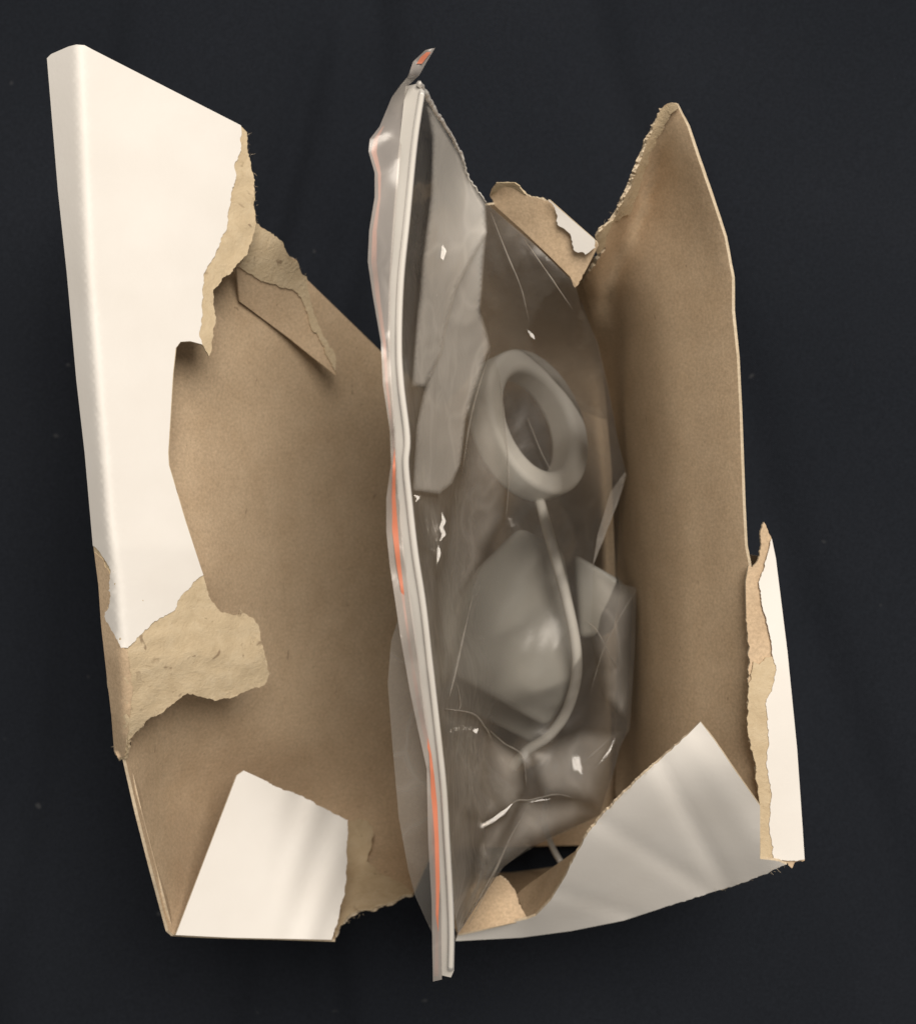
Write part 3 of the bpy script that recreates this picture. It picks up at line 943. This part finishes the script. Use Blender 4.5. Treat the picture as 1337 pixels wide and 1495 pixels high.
for pts, hw in (([(742, 1228), (722, 1270), (700, 1310), (676, 1352)], 1.6), ([(778, 1168), (745, 1222), (715, 1290), (684, 1350)], 1.3), ([(735, 1190), (752, 1170), (775, 1168), (812, 1160), (840, 1166)], 1.5),
                ([(716, 310), (740, 372), (760, 420), (772, 470)], 1.8), ([(765, 350), (800, 400), (836, 452)], 1.4), ([(914, 692), (900, 735), (878, 790), (865, 828)], 1.6), ([(928, 862), (905, 900), (880, 950), (862, 1010)], 1.3),
                ([(852, 905), (870, 920), (884, 945), (900, 975)], 1.6), ([(846, 1118), (868, 1098), (892, 1076)], 1.5), ([(905, 1089), (880, 1110), (862, 1128)], 1.0), ([(650, 1035), (690, 1042), (708, 1062), (718, 1080)], 1.8),
                ([(710, 1062), (735, 1085), (762, 1104), (768, 1150)], 1.4), ([(702, 1190), (690, 1150), (696, 1110), (706, 1078)], 1.5), ([(668, 1000), (672, 1030), (664, 1042)], 1.1), ([(690, 870), (676, 930), (664, 985), (655, 1020)], 2.0),
                ([(730, 555), (738, 630), (742, 700), (738, 758)], 1.6), ([(717, 508), (700, 560), (686, 615), (676, 680)], 1.8), ([(655, 190), (676, 236), (690, 280), (706, 306)], 1.6), ([(640, 250), (652, 300), (648, 350)], 2.2), ([(668, 260), (680, 300), (688, 340)], 1.8),
                ([(770, 610), (790, 660), (806, 690)], .8), ([(664, 715), (668, 790), (655, 860)], 1.5)):
    crease(pts, hw)

fold([(710, 1062), (762, 1104), (768, 1150), (745, 1215), (690, 1335), (672, 1350), (690, 1250), (705, 1206), (735, 1188), (700, 1150)], 5.5, .5, 13, FILM_SOFT)
fold([(770, 1100), (850, 1060), (915, 1065), (900, 1095), (886, 1155), (878, 1184), (842, 1168), (790, 1168)], 3, .4, 14, FILM_SOFT)
fold([(866, 830), (926, 862), (924, 950), (917, 1060), (880, 1020), (862, 930)], 2, .4, 15, FILM_SOFT)

# the zip: two milky ribs on a band
def zip_wob(u, v):
    return .4 * math.sin(v * .03)
Z_Z = TPS([(u, v, zzip(v)) for (u, v) in ZIPL] + [(u, v, zzip(v) + 1.2) for (u, v) in ZIPR[1:19]])
zb = sheet('zip_strip', ZIPL + list(reversed(ZIPR)), Z_Z, (ZIP,) * 3, bag, .25, 6, lift=.6)
def mid(i, t):
    (a, b) = ZIPR[1 + i], ZIPL[min(i, len(ZIPL) - 1)]
    return a
ribp = [P(u - 2.5, v, zzip(v) + 2.0) for (u, v) in ZIPR[1:18]] + [P(659, 1368, zzip(1368) + 2), P(658, 1416, zzip(1416) + 2)]
tube('rib', ribp, .0006, ZIP, zb, 8, .6)

# lip above the zip, twisting along its length
LIPL = [(635, 70), (621, 73), (603, 90), (596, 111), (585, 124), (572, 142), (554, 185), (540, 203), (538, 221), (547, 252), (547, 288), (539, 337), (537, 382), (545, 436), (556, 499), (559, 562), (569, 628), (571, 677), (564, 727), (564, 776), (569, 825), (578, 885), (585, 932), (599, 1012), (610, 1064), (623, 1123), (624, 1176), (625, 1228), (630, 1315), (632, 1433)]
LIPR = [(645, 1430), (645, 1315), (640, 1228), (632, 1123), (622, 1050), (612, 967), (600, 880), (590, 809), (582, 720), (578, 640), (572, 560), (569, 499), (570, 409), (577, 319), (584, 229), (597, 124), (612, 110), (622, 92)]
Z_LIP = TPS([(u, v, zzip(v) + 4 + 3 * math.sin(v * .021)) for (u, v) in LIPL[3:]] + [(u, v, zzip(v) + 1.5) for (u, v) in LIPR[:16]] + [(635, 70, 124), (621, 73, 124), (603, 90, 123), (622, 92, 123)])
lip = sheet('lip', LIPL + LIPR, Z_LIP, (FILM_LIP,) * 3, bag, 0, 5, seed=25)

def ribbon(name, pts, m, parent):
    """printed line: narrow flat strip; pts (u, v, half width px, lift)"""
    org = origin(parent)
    L, R = [], []
    verts, faces = [], []
    fine = []
    for i in range(len(pts) - 1):
        a, b = pts[i], pts[i + 1]
        k = 6
        for j in range(k):
            t = j / k
            fine.append(tuple(a[q] + (b[q] - a[q]) * t for q in range(4)))
    fine.append(pts[-1])
    for i, (u, v, h, l) in enumerate(fine):
        z = Z_LIP(u, v) + l
        h *= .78
        verts.append(P(u - h, v, z) - org)
        verts.append(P(u + h, v, z) - org)
    for i in range(len(fine) - 1):
        a = 2 * i
        faces.append([a, a + 2, a + 3, a + 1])
    me = bpy.data.meshes.new(name)
    me.from_pydata([tuple(v) for v in verts], [], faces)
    me.materials.append(m)
    for p in me.polygons:
        p.use_smooth = True
    return link(name, me, parent)

ribbon('red_line', [(626, 76, 4, .4), (619, 83, 6, .4), (612, 93, 5, .4)], RED, lip)
ribbon('red_line', [(560, 184, 1, -1), (549, 203, 4, -1), (546, 222, 5, -1), (554, 253, 3, -1), (554, 288, 2, -1), (547, 337, 4, -1), (546, 382, 5, -1), (552, 436, 4, -1), (561, 499, 3, -1), (565, 562, 2, -1), (574, 640, 2, -1), (575, 680, 3, .4), (574, 727, 4.5, .4), (577, 776, 5.5, .4), (582, 825, 4, .4), (587, 860, 3, .4), (590, 885, 2, -1),
                    (602, 970, 2, -1), (612, 1030, 4, -.6), (619, 1064, 4, -.6), (628, 1100, 2, .4), (631, 1130, 3.5, .4), (634, 1176, 5.5, .4), (636, 1228, 6, .4), (638, 1290, 5, .4), (638, 1335, 3, .4), (638, 1370, 2.5, -.6), (637, 1425, 4, -.6)], RED, lip)

# heat sealed seam with its little saw teeth along the head of the bag
def seam():
    org = origin(bag)
    line = [(612, 121), (619, 133), (635, 162), (653, 189), (673, 225), (684, 261), (711, 297)]
    pts = []
    rnd = random.Random(3)
    for i in range(len(line) - 1):
        a, b = line[i], line[i + 1]
        L = math.hypot(b[0] - a[0], b[1] - a[1])
        k = max(2, int(L / 3))
        for j in range(k):
            t = j / k
            u, v = a[0] + (b[0] - a[0]) * t, a[1] + (b[1] - a[1]) * t
            pts.append(P(u + rnd.uniform(-1.3, 1.6), v + rnd.uniform(-1, 1), Z_FILM(u, v) + .6))
    tube('seam', pts, lambda t: .00042 * (1.3 - t), ZIP, bag, 6, 1, 2)
seam()

# ------------------------------------------------------------------ loose paper fibres on the torn edges
def fibres():
    rnd = random.Random(11)
    src = [([(361, 193), (370, 255), (372, 290), (375, 327)], Z_FRONT), ([(390, 338), (421, 372), (446, 404)], TPS([(376, 328, 71), (412, 354, 64), (446, 404, 52), (350, 440, 57)])),
           ([(166, 1085), (176, 1110), (190, 1082), (215, 1050), (256, 1025)], Z_FRONT), ([(341, 1018), (394, 984), (352, 890)], Z_FRONT), ([(497, 1349), (545, 1327), (603, 1304)], Z_BROWN),
           ([(967, 1106), (905, 1164), (852, 1226)], Z_FL), ([(870, 345), (917, 279), (953, 185)], Z_R), ([(1092, 1005), (1094, 1067), (1108, 1164)], Z_RS), ([(1042, 1302), (1087, 1288), (1148, 1262)], Z_FL)]
    verts, faces = [], []
    for line, zf in src:
        for i in range(len(line) - 1):
            a, b = line[i], line[i + 1]
            L = math.hypot(b[0] - a[0], b[1] - a[1])
            for _ in range(int(L / 4.0)):
                t = rnd.random()
                u, v = a[0] + (b[0] - a[0]) * t + rnd.uniform(-2, 2), a[1] + (b[1] - a[1]) * t + rnd.uniform(-2, 2)
                p = P(u, v, zf(u, v) + .3)
                d = Vector((rnd.uniform(-1, 1), rnd.uniform(-1, 1), rnd.uniform(-.1, .8))).normalized()
                ln = rnd.uniform(.0002, .0009)
                bend = Vector((rnd.uniform(-1, 1), rnd.uniform(-1, 1), 0)) * ln * .4
                s = d.cross(Vector((.3, .2, 1))).normalized() * rnd.uniform(.00002, .00004)
                q = d.cross(s).normalized() * s.length
                base = len(verts)
                for k in range(4):
                    f = k / 3
                    c = p + d * ln * f + bend * f * f
                    w_ = 1 - .7 * f
                    verts += [c + s * w_, c - s * .5 * w_ + q * w_, c - s * .5 * w_ - q * w_]
                for k in range(3):
                    for j in range(3):
                        x, y = base + k * 3 + j, base + k * 3 + (j + 1) % 3
                        faces.append([x, y, y + 3, x + 3])
    me = bpy.data.meshes.new('paper_fibres')
    me.from_pydata([tuple(v) for v in verts], [], faces)
    me.materials.append(KRAFT_EDGE)
    o = link('paper_fibres', me, box)
    o['kind'] = 'stuff'
fibres()
